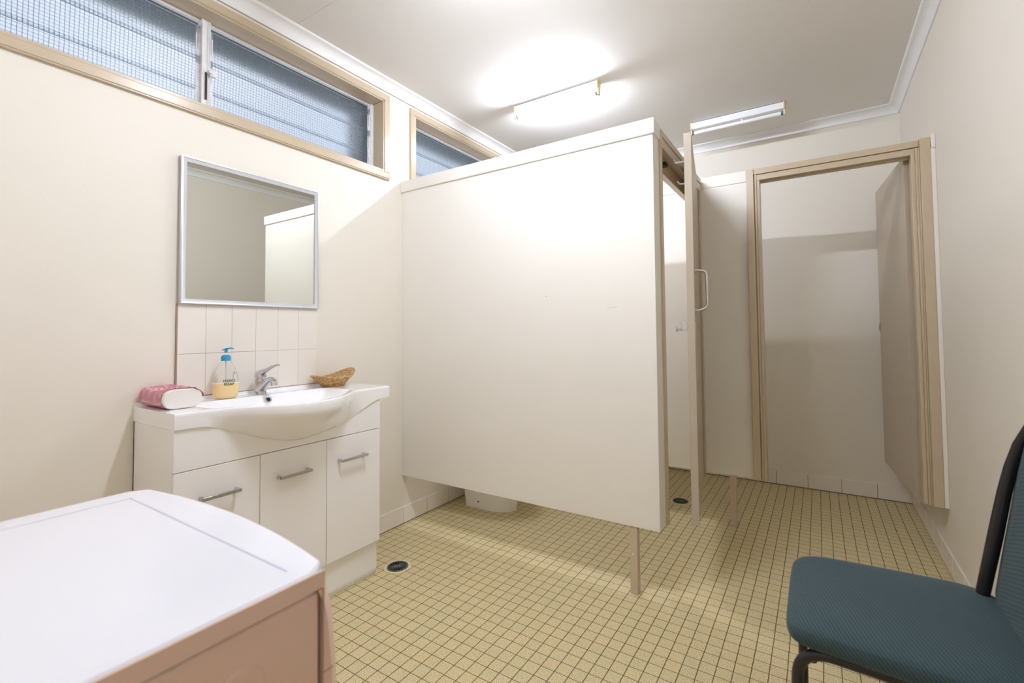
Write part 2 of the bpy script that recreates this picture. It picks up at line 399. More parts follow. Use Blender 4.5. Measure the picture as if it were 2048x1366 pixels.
# ---------------------------------------------------------------- near cubicle partition
Z0, ZP, ZT = .292, 2.008, 2.077
p1 = thing('cubicle_partition', 'large cream cubicle wall panel standing out from the left wall on one leg', 'partition', (.78, .02, 0), 'cubicle partitions')
def panel_marks():
    m = M_panel
    return m
obj('panel', B((0.0008,1.560,0,.045,Z0,ZP+.03),(1.515,1.560,.045,.088,Z0,ZP+.03)), M_panel, p1, bevel=.0015)
obj('capping', B((0.0008,1.569,-.009,.054,ZP,ZT),(1.506,1.569,.054,.088,ZP,ZT)), M_panel, p1, bevel=.004, seg=3)
obj('support_post', B((1.423,1.457,.004,.038,.0,Z0)), M_post, p1, bevel=.002)
bm = bmesh.new(); lathe(bm, [(.0001,.0),(.004,0),(.003,-.002),(.0001,-.0025)], (1.438, .004, .17), 'Y', 12); obj('post_screw', bm, M_mwhite, p1)
bm = bmesh.new()
for k in range(10): box(bm, 1.335+k*.005, 1.341+k*.005, -.0004, .0001, 1.251+.0006*k, 1.2525+.0006*k+random.random()*.001)
obj('scuff_mark', bm, mat('grey_scuff', (.66, .62, .57), .6), p1, smooth=False)
bm = B((1.014,1.0165,-.0004,.0001,1.319,1.324)); obj('red_fleck', bm, mat('red_fleck', (.25,.03,.05), .6), p1, smooth=False)

# cubicle door assembly (frame + open leaf)
JX = 1.565
d1 = thing('cubicle_door', 'beige toilet cubicle door hanging open beside the large cream panel', 'door', (1.56, .5, 0), 'cubicle doors')
obj('jamb', B((1.500,JX+.006,.0885,.109,Z0,2.062),(1.500,1.538,.109,.122,Z0,1.99)), M_beige, d1, bevel=.002)
obj('jamb', B((1.522,JX-.004,.930,.962,Z0,2.062),(1.500,1.522,.918,.962,Z0,1.99)), M_beige, d1, bevel=.002)
obj('door_head', B((1.530,JX+.006,.109,.93,2.032,2.062),(1.530,JX+.002,.109,.93,1.986,2.031),(1.500,1.530,.109,.93,1.911,2.050)), M_beige, d1, bevel=.002)
bm = B((1.5301,1.556,.215,.255,1.935,1.953)); obj('door_stop_buffer', bm, M_rubber, d1, bevel=.002)
th = math.atan2(1.688-1.552, .925-.153)
LL = .783
lm = Matrix.Translation((1.552, .925, 0)) @ Matrix.Rotation(th, 4, 'Z')
def leaf_obj(name, bm, m, parent, **k):
    bm.transform(lm); return obj(name, bm, m, parent, **k)
leaf = leaf_obj('door_leaf', B((-.032,0,-LL,-.002,Z0,2.040)), M_beige2, d1, bevel=.0012)
leaf['label'] = 'open beige leaf of the cubicle door'
# D handle on outer face
ys = -LL+.065
bm = bmesh.new(); tube(bm, fillet([(0,ys,1.422),(.052,ys,1.418),(.052,ys,1.245),(0,ys,1.237)], .028, 8), .0065, 14)
for z in (1.421, 1.238): lathe(bm, [(.0001,0),(.016,0),(.016,.004),(.009,.007)], (0, ys, z), 'X', 20)
leaf_obj('pull_handle', bm, M_steel, leaf)
bm = B((-.058,-.032,-LL+.006,-LL+.034,1.145,1.185)); tube(bm, [(-.058,-LL+.020,1.152),(-.078,-LL+.020,1.152)], .0055, 12)
tube(bm, [(-.078,-LL+.020,1.152),(-.082,-LL+.020,1.152)], .012, 16)
leaf_obj('latch', bm, M_chrome, leaf, bevel=.001)
leaf_obj('indicator_plate', B((0,.0035,-LL+.010,-LL+.036,1.130,1.187)), M_steel, leaf, bevel=.001)
for z in (.42, .60, 1.72, 1.84):
    bm = bmesh.new(); tube(bm, [(.004,.003,z-.04),(.004,.003,z+.04)], .005, 10); leaf_obj('hinge', bm, M_beige, leaf)
bm = bmesh.new(); tube(bm, fillet([(-.032,-LL+.06,1.93),(-.075,-LL+.06,1.93),(-.085,-LL+.06,1.95)], .012), .0045, 10)
lathe(bm, [(.0001,-.034),(.012,-.034),(.012,-.030)], (0,-LL+.06,1.93), 'X', 14); leaf_obj('coat_hook', bm, M_chrome, leaf)
bm = bmesh.new(); tube(bm, fillet([(-.032,-LL+.20,1.87),(-.065,-LL+.20,1.87),(-.075,-LL+.20,1.885)], .012), .004, 10); leaf_obj('coat_hook', bm, M_chrome, leaf)

# far partition
p2 = thing('cubicle_partition', 'far cream cubicle panel crossing behind the first cubicle on a short post', 'partition', (.9, .99, 0), 'cubicle partitions')
obj('panel', B((.0008,1.818,.966,1.008,Z0+.004,ZP+.03)), M_panel, p2, bevel=.0015)
obj('capping', B((.0008,1.818,.963,1.014,ZP,ZT)), M_panel, p2, bevel=.003)
obj('support_post', B((1.686,1.722,.970,1.004,0,Z0+.004)), M_post, p2, bevel=.002)
p3 = thing('cubicle_partition', 'narrow cream partition strip between the right wall and the far door frame', 'partition', (2.64, .97, 0), 'cubicle partitions')
obj('panel', B((2.632,RW-.0005,.905,1.008,Z0+.012,ZP+.03)), M_panel, p3, bevel=.0015)
obj('capping', B((2.632,RW-.0005,.897,1.014,ZP,ZT)), M_panel, p3, bevel=.003)

# far cubicle door: frame facing us, leaf swung inward against right wall
d2 = thing('cubicle_door', 'wide beige framed cubicle door opened inward beside the right wall', 'door', (2.22, .97, 0), 'cubicle doors')
YA = .945
obj('jamb', B((1.820,1.858,YA-.012,1.012,Z0+.006,2.068),(1.862,1.873,YA-.006,1.012,Z0+.006,2.036),(1.858,1.862,YA+.001,1.012,Z0+.006,2.03),(1.873,1.888,YA,1.012,Z0+.006,2.02)), M_beige, d2, bevel=.002)
obj('jamb', B((2.592,2.632,YA-.035,1.012,Z0+.010,2.068),(2.586,2.592,YA-.022,1.012,Z0+.010,2.03),(2.576,2.586,YA-.018,1.012,Z0+.010,2.03),(2.560,2.576,YA-.010,.998,Z0+.010,2.02)), M_beige, d2, bevel=.002)
obj('door_head', B((1.858,2.592,YA-.008,1.012,2.036,2.068),(1.862,2.592,YA-.002,1.012,2.002,2.034),(1.888,2.560,YA+.03,.998,1.994,2.004)), M_beige, d2, bevel=.002)
t2 = math.atan2(2.541-2.486, 1.736-1.029)
lm = Matrix.Translation((2.541, 1.020, 0)) @ Matrix.Rotation(t2, 4, 'Z')
leaf2 = leaf_obj('door_leaf', B((0,.034,0,.705,Z0+.010,2.022)), M_beige2, d2, bevel=.0012)
leaf_obj('latch_plate', B((-.004,.0,.672,.703,1.128,1.185),(-.007,-.004,.680,.700,1.135,1.165)), M_beige2, leaf2, bevel=.001)
bm = bmesh.new()
for z in (.52, .56, .60, .64, 1.83, 1.80, 1.77, 1.74):
    lathe(bm, [(.0001,0),(.0025,0),(.0001,-.0008)], (2.576, 0.985-.012*((int(z*100)//3)%2), z), 'X', 8)
obj('screw_holes', bm, M_hole, d2)

# ---------------------------------------------------------------- ceiling battens
def batten(x0, y, lit, label, strength):
    t = thing('ceiling_batten_light', label, 'light', (x0+.3, y, ZC), 'fluorescent battens on the ceiling')
    h = .048
    obj('housing', B((x0+.006,x0+.594,y-.024,y+.024,ZC-h,ZC-.0025)), M_mwhite, t, bevel=.004)
    obj('backing_gap', B((x0+.008,x0+.592,y-.020,y+.020,ZC-.0025,ZC)), M_dark, t)
    for s in (0, 1):
        xa = x0 if s == 0 else x0+.592
        bm = B((xa,xa+.008,y-.026,y+.026,ZC-h-.003,ZC)); obj('end_cap', bm, M_yelpl, t, bevel=.003)
        xb = x0-.002 if s == 0 else x0+.590
        bm = B((xb,xb+.012,y-.014,y+.014,ZC-h-.038,ZC-h)); lh = obj('lamp_holder', bm, M_yelpl, t, bevel=.003)
        xc = x0+.010 if s == 0 else x0+.576
        bm = bmesh.new(); lathe(bm, [(.0001,0),(.0125,0),(.0125,.014),(.0001,.014)], (xc, y, ZC-h-.022), 'X', 18); obj('tube_cap', bm, mat('blue_grey_cap', (.10,.22,.32), .3, metal=.6), t)
    bm = bmesh.new(); tube(bm, [(x0+.024,y,ZC-h-.022),(x0+.576,y,ZC-h-.022)], .013, 20)
    obj('fluorescent_tube', bm, tube_mat('lit_tube', strength) if lit else M_tubeoff, t)
    bm = bmesh.new(); lathe(bm, [(.0001,0),(.010,0),(.010,-.014),(.0001,-.015)], (x0+.34, y+.006, ZC-h), 'Z', 16); obj('starter', bm, M_mwhite, t)
    return t
batten(.478, .557, True, 'lit white fluorescent batten above the first cubicle', TUBE_STRENGTH)
batten(1.404, 1.470, False, 'unlit fluorescent batten near the far wall with visible bare tube', 0)
batten(.96, -.85, True, 'lit fluorescent batten over the open floor by the washbasin', NEAR_TUBE_STRENGTH)

# ---------------------------------------------------------------- toilet
tl = thing('toilet', 'white ceramic toilet in the first cubicle, its foot seen under the panel', 'toilet', (.28, .53, 0))
bm = bmesh.new()
def ov(xc, yc, a, b, n=28, back=None):
    out = []
    for k in range(n):
        t = 2*PI*k/n; x = xc+a*math.cos(t); y = yc+b*math.sin(t)*(1 if math.cos(t) > 0 else 1)
        if back is not None and math.cos(t) < 0:
            x = max(xc+a*1.35*math.cos(t), back); y = yc+b*(1 if math.sin(t) > 0 else -1)*min(1, abs(math.sin(t))*2.2)
        out.append((x, y))
    return out
rings = []
for z, a, b, xc in ((0, .155, .100, .315), (.02, .157, .101, .315), (.12, .168, .102, .318), (.22, .20, .115, .33), (.32, .25, .16, .37), (.385, .275, .18, .39), (.40, .275, .18, .39)):
    rings.append([bm.verts.new((x, y, z)) for x, y in ov(xc, .53, a, b, 32, .075)])
for a, b in zip(rings, rings[1:]):
    for k in range(32): bm.faces.new((a[k], a[(k+1)%32], b[(k+1)%32], b[k]))
bm.faces.new(rings[0][::-1]); bm.faces.new(rings[-1])
obj('pan', bm, M_cerm, tl)
bm = bmesh.new(); prism(bm, ov(.39, .53, .28, .185, 36, .16), 'Z', .401, .43); obj('seat_lid', bm, M_mwhite, tl, bevel=.006)
obj('cistern', B((.012,.17,.34,.72,.41,.80)), M_mwhite, tl, bevel=.02, seg=4)
obj('cistern_lid', B((.010,.178,.33,.73,.80,.83)), M_mwhite, tl, bevel=.01, seg=3)
bm = bmesh.new(); lathe(bm, [(.0001,-.003),(.0045,-.003),(.0045,.004),(.0001,.004)], (.245, .4268, .045), 'Y', 12); obj('fixing_hole', bm, M_hole, tl)

# ---------------------------------------------------------------- floor drains
def drain(x, y, label):
    t = thing('floor_drain', label, 'drain', (x, y, 0), 'floor drains')
    bm = bmesh.new(); R = .066
    prism(bm, [(x+R*math.cos(PI/8+k*PI/4), y+R*math.sin(PI/8+k*PI/4)) for k in range(8)], 'Z', 0, .0025); obj('surround', bm, M_cream_pl, t, bevel=.0008)
    bm = bmesh.new(); lathe(bm, [(.0001,.0026),(.052,.0026),(.052,.0034),(.0001,.0034)], (x, y, 0), 'Z', 32); obj('sump', bm, M_dark, t)
    bm = bmesh.new(); lathe(bm, [(.044,.0034),(.0515,.0034),(.0515,.0055),(.044,.0055),(.044,.0034)], (x, y, 0), 'Z', 32)
    lathe(bm, [(.0001,.0034),(.008,.0034),(.008,.0062),(.0001,.0066)], (x, y, 0), 'Z', 16)
    for k in range(18):
        a = 2*PI*k/18; tube(bm, [(x+.007*math.cos(a), y+.007*math.sin(a), .0048), (x+.045*math.cos(a), y+.045*math.sin(a), .0048)], .0016, 6)
    obj('grate', bm, M_darkgr, t)
drain(.369, -.367, 'round dark floor drain grate beside the vanity kickboard')
drain(1.338, 1.217, 'round dark floor drain grate past the open cubicle door')

# ---------------------------------------------------------------- vanity
VX, CY0, CY1 = .338, -1.2965, -.450
v = thing('vanity_cabinet', 'white three-door vanity cabinet under the washbasin', 'cabinet', (.17, -.87, 0))
obj('carcass', B((.001,VX-.018,CY0,CY0+.016,.155,.833),(.001,VX-.018,CY1-.016,CY1,.155,.833),(.001,VX-.018,CY0,CY1,.155,.171),(.001,.01,CY0,CY1,.17,.833)), M_melam, v, bevel=.0008)
low_tab = [(-1.30,.834),(-1.22,.834),(-1.17,.822),(-1.09,.787),(-1.02,.754),(-.945,.731),(-.898,.721),(-.86,.718),(-.82,.719),(-.725,.731),(-.66,.748),(-.60,.772),(-.54,.804),(-.50,.822),(-.45,.834),(-.39,.834)]
def interp(t, tab):
    for (a, va), (b, vb) in zip(tab, tab[1:]):
        if a <= t <= b: return va+(vb-va)*(t-a)/(b-a)
    return tab[0][1] if t < tab[0][0] else tab[-1][1]
def smooth_tab(tab, y, w=.02):
    return sum(interp(y+w*o, tab) for o in (-1, -.5, 0, .5, 1))/5
bm = bmesh.new()      # fixed panel with the bowl's curve cut out of its top edge
prism(bm, [(CY0,.692),(CY1,.692)]+[(CY1+(CY0-CY1)*k/40, min(.833, smooth_tab(low_tab, CY1+(CY0-CY1)*k/40)+.0015)) for k in range(41)], 'X', VX-.018, VX)
obj('fascia_panel', bm, M_melam, v)
DY = [CY0, -1.016, -.735, CY1]
hs = [(-1.222,-1.100), (-.955,-.825), (-.680,-.540)]
for i in range(3):
    d = obj('door', B((VX-.018,VX,DY[i]+.0012,DY[i+1]-.0012,.158,.689)), M_melam, v, bevel=.0012)
    h0, h1 = ((-1.222,-1.098), (-.952,-.822), (-.680,-.543))[i]
    hx = VX+.030
    obj('handle', B((VX,hx,h0,h0+.010,.584,.594),(VX,hx,h1-.010,h1,.584,.594),(hx-.006,hx+.004,h0,h1,.583,.595)), M_steel, d, bevel=.0008)
obj('kickboard', B((.009,.302,CY0+.004,CY0+.020,.022,.155),(.009,.302,CY1-.018,CY1-.002,.022,.155),(.302,.318,CY0+.004,CY1-.002,.022,.155)), M_melam, v, bevel=.0008)
obj('bottom_caulk', B((.009,.320,CY0+.006,CY1-.006,0,.0215)), M_caulk, v, bevel=.003)

# washbasin: one loft of profiles along y
wbs = thing('washbasin', 'white ceramic washbasin top with a bowed front over the vanity', 'basin', (.2, -.85, .834))
SY0, SY1, XF, ZTOP, ZB = -1.298, -.398, .345, .887, .834
rim_tab = [(-1.30,XF),(-1.21,XF),(-1.16,.353),(-1.12,.376),(-1.06,.428),(-1.00,.474),(-.93,.500),(-.87,.506),(-.82,.499),(-.75,.468),(-.69,.424),(-.64,.380),(-.60,.353),(-.55,XF),(-.39,XF)]
def depth(x, y, xf):
    xb, fr = .118, xf-.020
    if x <= xb or x >= fr: return 0
    hw_l, hw_r = .315, .292; yc = -.87
    q = (y-yc)/(hw_r if y > yc else hw_l)
    if abs(q) >= 1: return 0
    t = (x-xb)/(fr-xb)
    e = min(1, (1-abs(q))*3.2); e = e*e*(3-2*e); e = e*(1-.35*q*q)
    ft = min(1, t/.20); ft = ft*(2-ft)
    bk = min(1, (1-t)/.30); bk = bk*bk*(3-2*bk)
    return .105*e*ft*bk
bm = bmesh.new()
NY = 110; ys_ = [SY0+(SY1-SY0)*k/NY for k in range(NY+1)]
prev = None; rows = []
for y in ys_:
    r = smooth_tab(rim_tab, y); lo = smooth_tab(low_tab, y)
    row = [(0.0015, ZB), (0.0015, ZTOP+.012), (.006, ZTOP+.013), (.010, ZTOP+.011), (.014, ZTOP+.003), (.020, ZTOP)]
    for k in range(1, 45):
        x = .020+(r-.006-.020)*k/45
        row.append((x, ZTOP-depth(x, y, r)))
    row += [(r-.006, ZTOP), (r-.0018, ZTOP-.0018), (r, ZTOP-.006)]
    # front curve to (XF-ish, lo)
    bul = (r-XF)/.161; drop = ZTOP-.006-lo
    xe = XF if bul < .02 else max(VX+.001, XF-.004)
    for k in range(1, 13):
        t = k/12
        zz = ZTOP-.006-drop*t
        tt = max(0, t-.22)/.78
        sx = math.cos(min(1, tt)*PI/2)**.8 if tt < 1 else 0
        xx = xe+(r-xe)*(sx*.55+.45*(1-tt)) if bul > 0 else XF
        row.append((xx, zz))
    lb = min(ZB, ZTOP-max(depth(.12+.01*q, y, r) for q in range(40))-.012)
    bz = min(ZB, lo)
    row += [(xe-.003, bz), (.300, min(ZB, max(lb, bz))), (.285, lb), (.115, lb), (.075, ZB)]
    rows.append([bm.verts.new((x, y, z)) for x, z in row])
n = len(rows[0])
for a, b in zip(rows, rows[1:]):
    for k in range(n): bm.faces.new((a[k], a[(k+1)%n], b[(k+1)%n], b[k]))
bm.faces.new(rows[0][::-1]); bm.faces.new(rows[-1])
obj('basin_top', bm, M_cerm, wbs)
bm = bmesh.new(); lathe(bm, [(.008,0),(.0135,0),(.0135,.005),(.010,.006),(.008,.004),(.008,0)], (.0,0,0), 'X', 28)
lathe(bm, [(.0001,.0),(.009,.0),(.0001,.0015)], (0,0,0), 'X', 24)
bm2 = bmesh.new(); bm2.free()
rr = Matrix.Translation((.1235, -.872, .866)) @ Matrix.Rotation(math.radians(-22), 4, 'Y')
bm.transform(rr); o = obj('overflow_ring', bm, [M_chrome], wbs)
bm = bmesh.new(); lathe(bm, [(.0001,.001),(.0085,.001),(.0085,.003),(.0001,.003)], (0,0,0), 'X', 24); bm.transform(rr); obj('overflow_hole', bm, M_dark, wbs)
bm = bmesh.new(); lathe(bm, [(.0001,.0),(.028,.0),(.03,.003),(.02,.006),(.0001,.006)], (.30,-.87,.781), 'Z', 28); obj('plug_waste', bm, M_chrome, wbs)

# mixer tap
tp = thing('mixer_tap', 'chrome single-lever mixer tap on the back of the washbasin', 'tap', (.075, -.878, ZTOP))
tx, ty = .072, -.878
bm = bmesh.new(); lathe(bm, [(.0001,ZTOP),(.024,ZTOP),(.0245,ZTOP+.004),(.0225,ZTOP+.012),(.0215,ZTOP+.05),(.0225,ZTOP+.068),(.0001,ZTOP+.070)], (tx,ty,0), 'Z', 32); obj('tap_body', bm, M_chrome, tp)
bm = bmesh.new()
tube(bm, [(tx+.002,ty,ZTOP+.020),(tx+.022,ty,ZTOP+.038),(tx+.050,ty,ZTOP+.056),(tx+.078,ty,ZTOP+.067),(tx+.098,ty,ZTOP+.068),(tx+.108,ty,ZTOP+.060)], [.024,.021,.0175,.015,.0145,.0135], 20, flat=.8)
tube(bm, [(tx+.103,ty,ZTOP+.062),(tx+.108,ty,ZTOP+.042)], .0125, 18); obj('spout', bm, M_chrome, tp)
bm = bmesh.new(); tube(bm, [(tx-.024,ty,ZTOP+.078),(tx-.008,ty,ZTOP+.088),(tx+.020,ty,ZTOP+.096),(tx+.055,ty,ZTOP+.108),(tx+.095,ty,ZTOP+.122),(tx+.128,ty,ZTOP+.131),(tx+.143,ty,ZTOP+.131)], [.014,.021,.0185,.012,.0085,.007,.004], 18, flat=.75)
lathe(bm, [(.0001,ZTOP+.072),(.0232,ZTOP+.072),(.024,ZTOP+.080),(.020,ZTOP+.096),(.0001,ZTOP+.102)], (tx,ty,0), 'Z', 30); obj('lever', bm, M_chrome, tp)
bm = bmesh.new(); lathe(bm, [(.0001,0),(.0055,0),(.0001,.002)], (tx+.0235,ty,ZTOP+.086), 'X', 14); obj('temperature_dot', bm, M_red, tp)

# tiled splashback
sp = thing('tiled_splashback', 'cream tiled splashback between the mirror and the washbasin', 'tiles', (0, -.87, 1.08))
M_gl = mat('pale_wall_grout', (.66, .60, .54), .8)
obj('grout_bed', B((.0005,.0066,-1.1665,-.5675,.901,1.2735)), M_gl, sp)
obj('stained_joint', B((.0067,.0074,-1.167,-.868,1.0718,1.0742)), M_grout_shadow, sp)
obj('stained_joint', B((.0067,.0074,-1.0672,-1.0658,.91,1.072)), M_grout_shadow, sp)
obj('stained_joint', B((.0067,.0074,-.8672,-.8658,.91,1.072)), M_grout_shadow, sp)
obj('edge_grout', B((.0005,.007,-1.1705,-1.1668,.901,1.274)), M_grout_shadow, sp)
obj('bottom_joint', B((.0005,.0080,-1.1665,-.5675,.8995,.9020)), M_grout_shadow, sp)
bm = bmesh.new()
for k in range(6):
    a = -1.1665+.1*k
    box(bm, .001, .0085, a+.0005, a+.0995, .9022, 1.0722); box(bm, .001, .0085, a+.0005, a+.0995, 1.0738, 1.2735)
obj('tiles', bm, M_tile_w, sp, bevel=.0009)

# mirror
mr = thing('wall_mirror', 'rectangular mirror in a thin silver frame above the washbasin', 'mirror', (0, -.867, 1.57))
y0, y1, z0, z1, fw_, ft_ = -1.166, -.567, 1.273, 1.868, .021, .020
obj('mirror_glass', B((.010,.0125,y0+.01,y1-.01,z0+.01,z1-.01)), M_mirror, mr, smooth=False)
bm = bmesh.new()
prof = [(0,.0005),(0,ft_),(.004,ft_+.001),(.010,ft_-.002),(fw_,ft_-.004),(fw_,.0126),(.012,.0005)]
corn = [((y0,z0),(1,1)),((y1,z0),(-1,1)),((y1,z1),(-1,-1)),((y0,z1),(1,-1))]
rg = [[bm.verts.new((x, cy+sy*d, cz+sz*d)) for d, x in prof] for (cy, cz), (sy, sz) in corn]
for i in range(4):
    a, b = rg[i], rg[(i+1)%4]
    for k in range(len(prof)): bm.faces.new((a[k], a[(k+1)%len(prof)], b[(k+1)%len(prof)], b[k]))
obj('mirror_frame', bm, M_alu, mr)

# soap dispenser
sx, sy_ = .080, -1.022
so = thing('soap_dispenser', 'clear hand soap bottle with a blue pump beside the tap', 'soap dispenser', (sx, sy_, ZTOP))
def oval_loft(prof, flat):
    bm = bmesh.new(); lathe(bm, prof, (0,0,0), 'Z', 36)
    for vtx in bm.verts: vtx.co.x *= flat
    bm.transform(Matrix.Translation((sx, sy_, 0)) @ Matrix.Rotation(math.radians(-25), 4, 'Z')); return bm
zb = ZTOP+.0012
bot = [(.0001,zb),(.034,zb),(.039,zb+.004),(.044,zb+.022),(.0465,zb+.050),(.0455,zb+.070),(.040,zb+.100),(.031,zb+.126),(.021,zb+.143),(.0165,zb+.150),(.0165,zb+.158),(.0001,zb+.158)]
obj('bottle', oval_loft(bot, .62), M_clear, so)
liq = [(.0001,zb+.0005),(.0344,zb+.0005),(.0394,zb+.0045),(.0444,zb+.022),(.0469,zb+.050),(.0464,zb+.059),(.0001,zb+.059)]
obj('liquid_soap', oval_loft(liq, .625), M_soap, so)
fo = [(.0001,zb+.0592),(.0463,zb+.0592),(.0460,zb+.066),(.0001,zb+.066)]
obj('foam_line', oval_loft(fo, .622), M_foam, so)
bm = bmesh.new(); lathe(bm, [(.0001,zb+.153),(.0175,zb+.153),(.0175,zb+.172),(.013,zb+.173),(.013,zb+.177),(.0001,zb+.177)], (sx,sy_,0), 'Z', 28); obj('pump_collar', bm, M_blue, so, bevel=.001)
bm = bmesh.new(); tube(bm, [(sx,sy_,zb+.177),(sx,sy_,zb+.186)], .0045, 12); obj('pump_stem', bm, M_clear, so)
bm = bmesh.new(); lathe(bm, [(.0001,zb+.186),(.0058,zb+.186),(.0058,zb+.198),(.008,zb+.201),(.0001,zb+.203)], (sx,sy_,0), 'Z', 20)
tube(bm, [(sx-.010,sy_-.010,zb+.197),(sx,sy_,zb+.202),(sx+.016,sy_+.012,zb+.205),(sx+.024,sy_+.018,zb+.202)], [.003,.006,.0045,.003], 12, flat=.6); obj('pump_head', bm, M_blue, so)
bm = bmesh.new(); tube(bm, [(sx,sy_,zb+.03),(sx,sy_,zb+.152)], .0028, 10); obj('dip_tube', bm, mat('dip_tube_plastic', (.85,.84,.82), .3), so)
def lettering(txt, size, mtx, parent, name, m):
    cu = bpy.data.curves.new('t', 'FONT'); cu.body = txt; cu.size = size; cu.extrude = .0002; cu.offset = size*.03; cu.align_x = 'CENTER'; cu.space_character = 1.1
    to = bpy.data.objects.new('t', cu); C.collection.objects.link(to)
    me = bpy.data.meshes.new_from_object(to.evaluated_get(bpy.context.evaluated_depsgraph_get()))
    bpy.data.objects.remove(to); bm = bmesh.new(); bm.from_mesh(me); bm.transform(mtx)
    return obj(name, bm, m, parent, smooth=False)
camdir = Vector((math.cos(math.radians(-25)), math.sin(math.radians(-25)), 0))
rightv = Vector((-camdir.y, camdir.x, 0)); 
tm = Matrix((rightv, Vector((0,0,1)), camdir)).transposed().to_4x4()
for txt, dz in (('HAND', .069), ('SOAP', .055)):
    bmx = tm.copy(); bmx.translation = Vector((sx, sy_, 0))+camdir*.0299+rightv*.012+Vector((0,0,zb+dz))
    lettering(txt, .0135, bmx, so, 'hand_lettering', M_ink)

# pack of folded paper towels, pink wrapper open at one end
pt = thing('paper_towel_pack', 'pack of white folded paper towels in a pink wrapper on the basin edge', 'paper towels', (.12, -1.225, ZTOP))
def pill(y0, y1, z0, z1, r, n=8): return rrect(y0, y1, z0, z1, r, n)
PYA, PYB = -1.290, -1.165; ZA, ZBt = ZTOP+.001, ZTOP+.071
bm = bmesh.new(); prism(bm, pill(PYA+.0012, PYB-.0012, ZA+.0006, ZBt-.0012, .033), 'X', .020, .226); obj('folded_towels', bm, M_paper, pt, bevel=.004)
bm = bmesh.new(); NX = 26; prof = pill(PYA, PYB, ZA, ZBt, .033, 8); prev = None
rg = []
for i in range(NX+1):
    x = .016+.196*i/NX; ring = []
    for j, (yy, zz) in enumerate(prof):
        w = .0016*math.sin(i*1.7+j*.9)+.0012*math.sin(i*.7+j*2.1); top = (zz-ZA)/(ZBt-ZA)
        z2 = zz+(w*1.3 if top > .3 else 0); xe = x
        if i == NX: xe = x+.004*math.sin(j*1.3)+(.016 if (yy > -1.22 and top > .5) else 0)
        cap_ = 1 if i > 0 else .86
        ym = (PYA+PYB)/2; ring.append(bm.verts.new((xe, ym+(yy-ym)*cap_, ZA+(z2-ZA)*(cap_ if top > .5 else 1))))
    rg.append(ring)
for a, b in zip(rg, rg[1:]):
    for k in range(len(a)): bm.faces.new((a[k], a[(k+1)%len(a)], b[(k+1)%len(a)], b[k]))
bm.faces.new(rg[0][::-1]); obj('wrapper', bm, M_wrap, pt)

# wicker basket
bk = thing('wicker_basket', 'small oval golden wicker basket on the far end of the washbasin', 'basket', (.085, -.53, ZTOP))
bc = Vector((.085, -.528, 0)); ang = math.radians(8)
def bpt(u, h):       # u angle, h 0..1 ; long axis along y
    a = .046+.030*h; b = .055+.066*h**1.1
    s = math.sin(u); z = ZTOP+.002+h*(.040+.026*s*s+.010*s*abs(s))
    x = a*math.cos(u); y = b*s
    return Vector((bc.x+x*math.cos(ang)-y*math.sin(ang)*1.2, bc.y+x*math.sin(ang)+y*math.cos(ang), z))
bm = bmesh.new()
for r_ in (.985, 1.0, 1.02):
    tube(bm, [bpt(2*PI*k/60, r_)+Vector((0,0,(r_-1)*.06)) for k in range(61)], .0030, 7, cap=False)
obj('rim', bm, M_cane, bk)
bm = bmesh.new()
for h in (0, .07, .14, .21, .29, .72, .80, .88):
    tube(bm, [bpt(2*PI*k/64, h)+Vector((math.cos(k*1.9),math.sin(k*1.9),0))*.0007 for k in range(65)], .0026, 6, cap=False)
for k in range(30):
    u = 2*PI*k/30
    for s in (-1, 1): tube(bm, [bpt(u+s*(t/6-.5)*.34, .28+.47*t/6) for t in range(7)], .0024, 5)
    tube(bm, [bpt(u, t/8) for t in range(9)], .0016, 5)
obj('woven_side', bm, M_cane, bk)
bm = bmesh.new(); prism(bm, [tuple(bpt(2*PI*k/32, 0).xy) for k in range(32)], 'Z', ZTOP+.0008, ZTOP+.004); obj('base', bm, M_cane, bk)

# ---------------------------------------------------------------- washing machine
wm = thing('washing_machine', 'white front-loading washing machine in the left foreground', 'washing machine', (1.3, -1.88, 0))
mx0, mx1, myb, myf, mz = 1.012, 1.606, -2.20, -1.600, .850
def bulge(x, amt): 
    t = (x-(mx0+mx1)/2)/((mx1-mx0)/2); return amt*(1-t*t)
def plan(y_off, amt, x0=mx0, x1=mx1, rad=.022, yb=myb, n=24):
    out = [(x0, yb), (x1, yb)]
    for k in range(n+1):
        x = x1-(x1-x0)*k/n; y = myf+y_off+bulge(x, amt)
        e = min(x-x0, x1-x)
        if e < rad: y -= rad-math.sqrt(max(0, rad*rad-(rad-e)**2))
        out.append((x, y))
    return out
bm = bmesh.new(); prism(bm, plan(0, 0, mx0+.004, mx1-.004, .012), 'Z', .012, .822); obj('cabinet_body', bm, M_wmside_shade, wm, bevel=.003)['label'] = 'side casing with its shade put into a pinkish beige colour'
# top lid with skirt
bm = bmesh.new(); rings = []
for z, off, sh in ((.826,0,0), (.838,.002,0), (.846,.0,.002), (.8495,-.003,.006), (.850,-.008,.012)):
    rings.append([bm.verts.new((max(mx0+sh, min(mx1-sh, x)), max(y, myb+sh), z)) for x, y in plan(off, .028)])
for a, b in zip(rings, rings[1:]):
    for k in range(len(a)): bm.faces.new((a[k], a[(k+1)%len(a)], b[(k+1)%len(a)], b[k]))
bm.faces.new(rings[0][::-1]); bm.faces.new(rings[-1]); obj('top_lid', bm, M_wmtop, wm)
obj('lid_shade_band', B((mx1-.002,mx1+.0006,myb,myf-.006,.8265,.848)), M_wmside_shade, wm, bevel=.0008)  # strip carrying the side's painted shade across the white lid's edge
obj('lid_inset_line', B((1.068,1.573,-1.6383,-1.6357,.8499,.8502),(1.068,1.0705,myb+.03,-1.6357,.8499,.8502)), M_groove, wm, smooth=False)
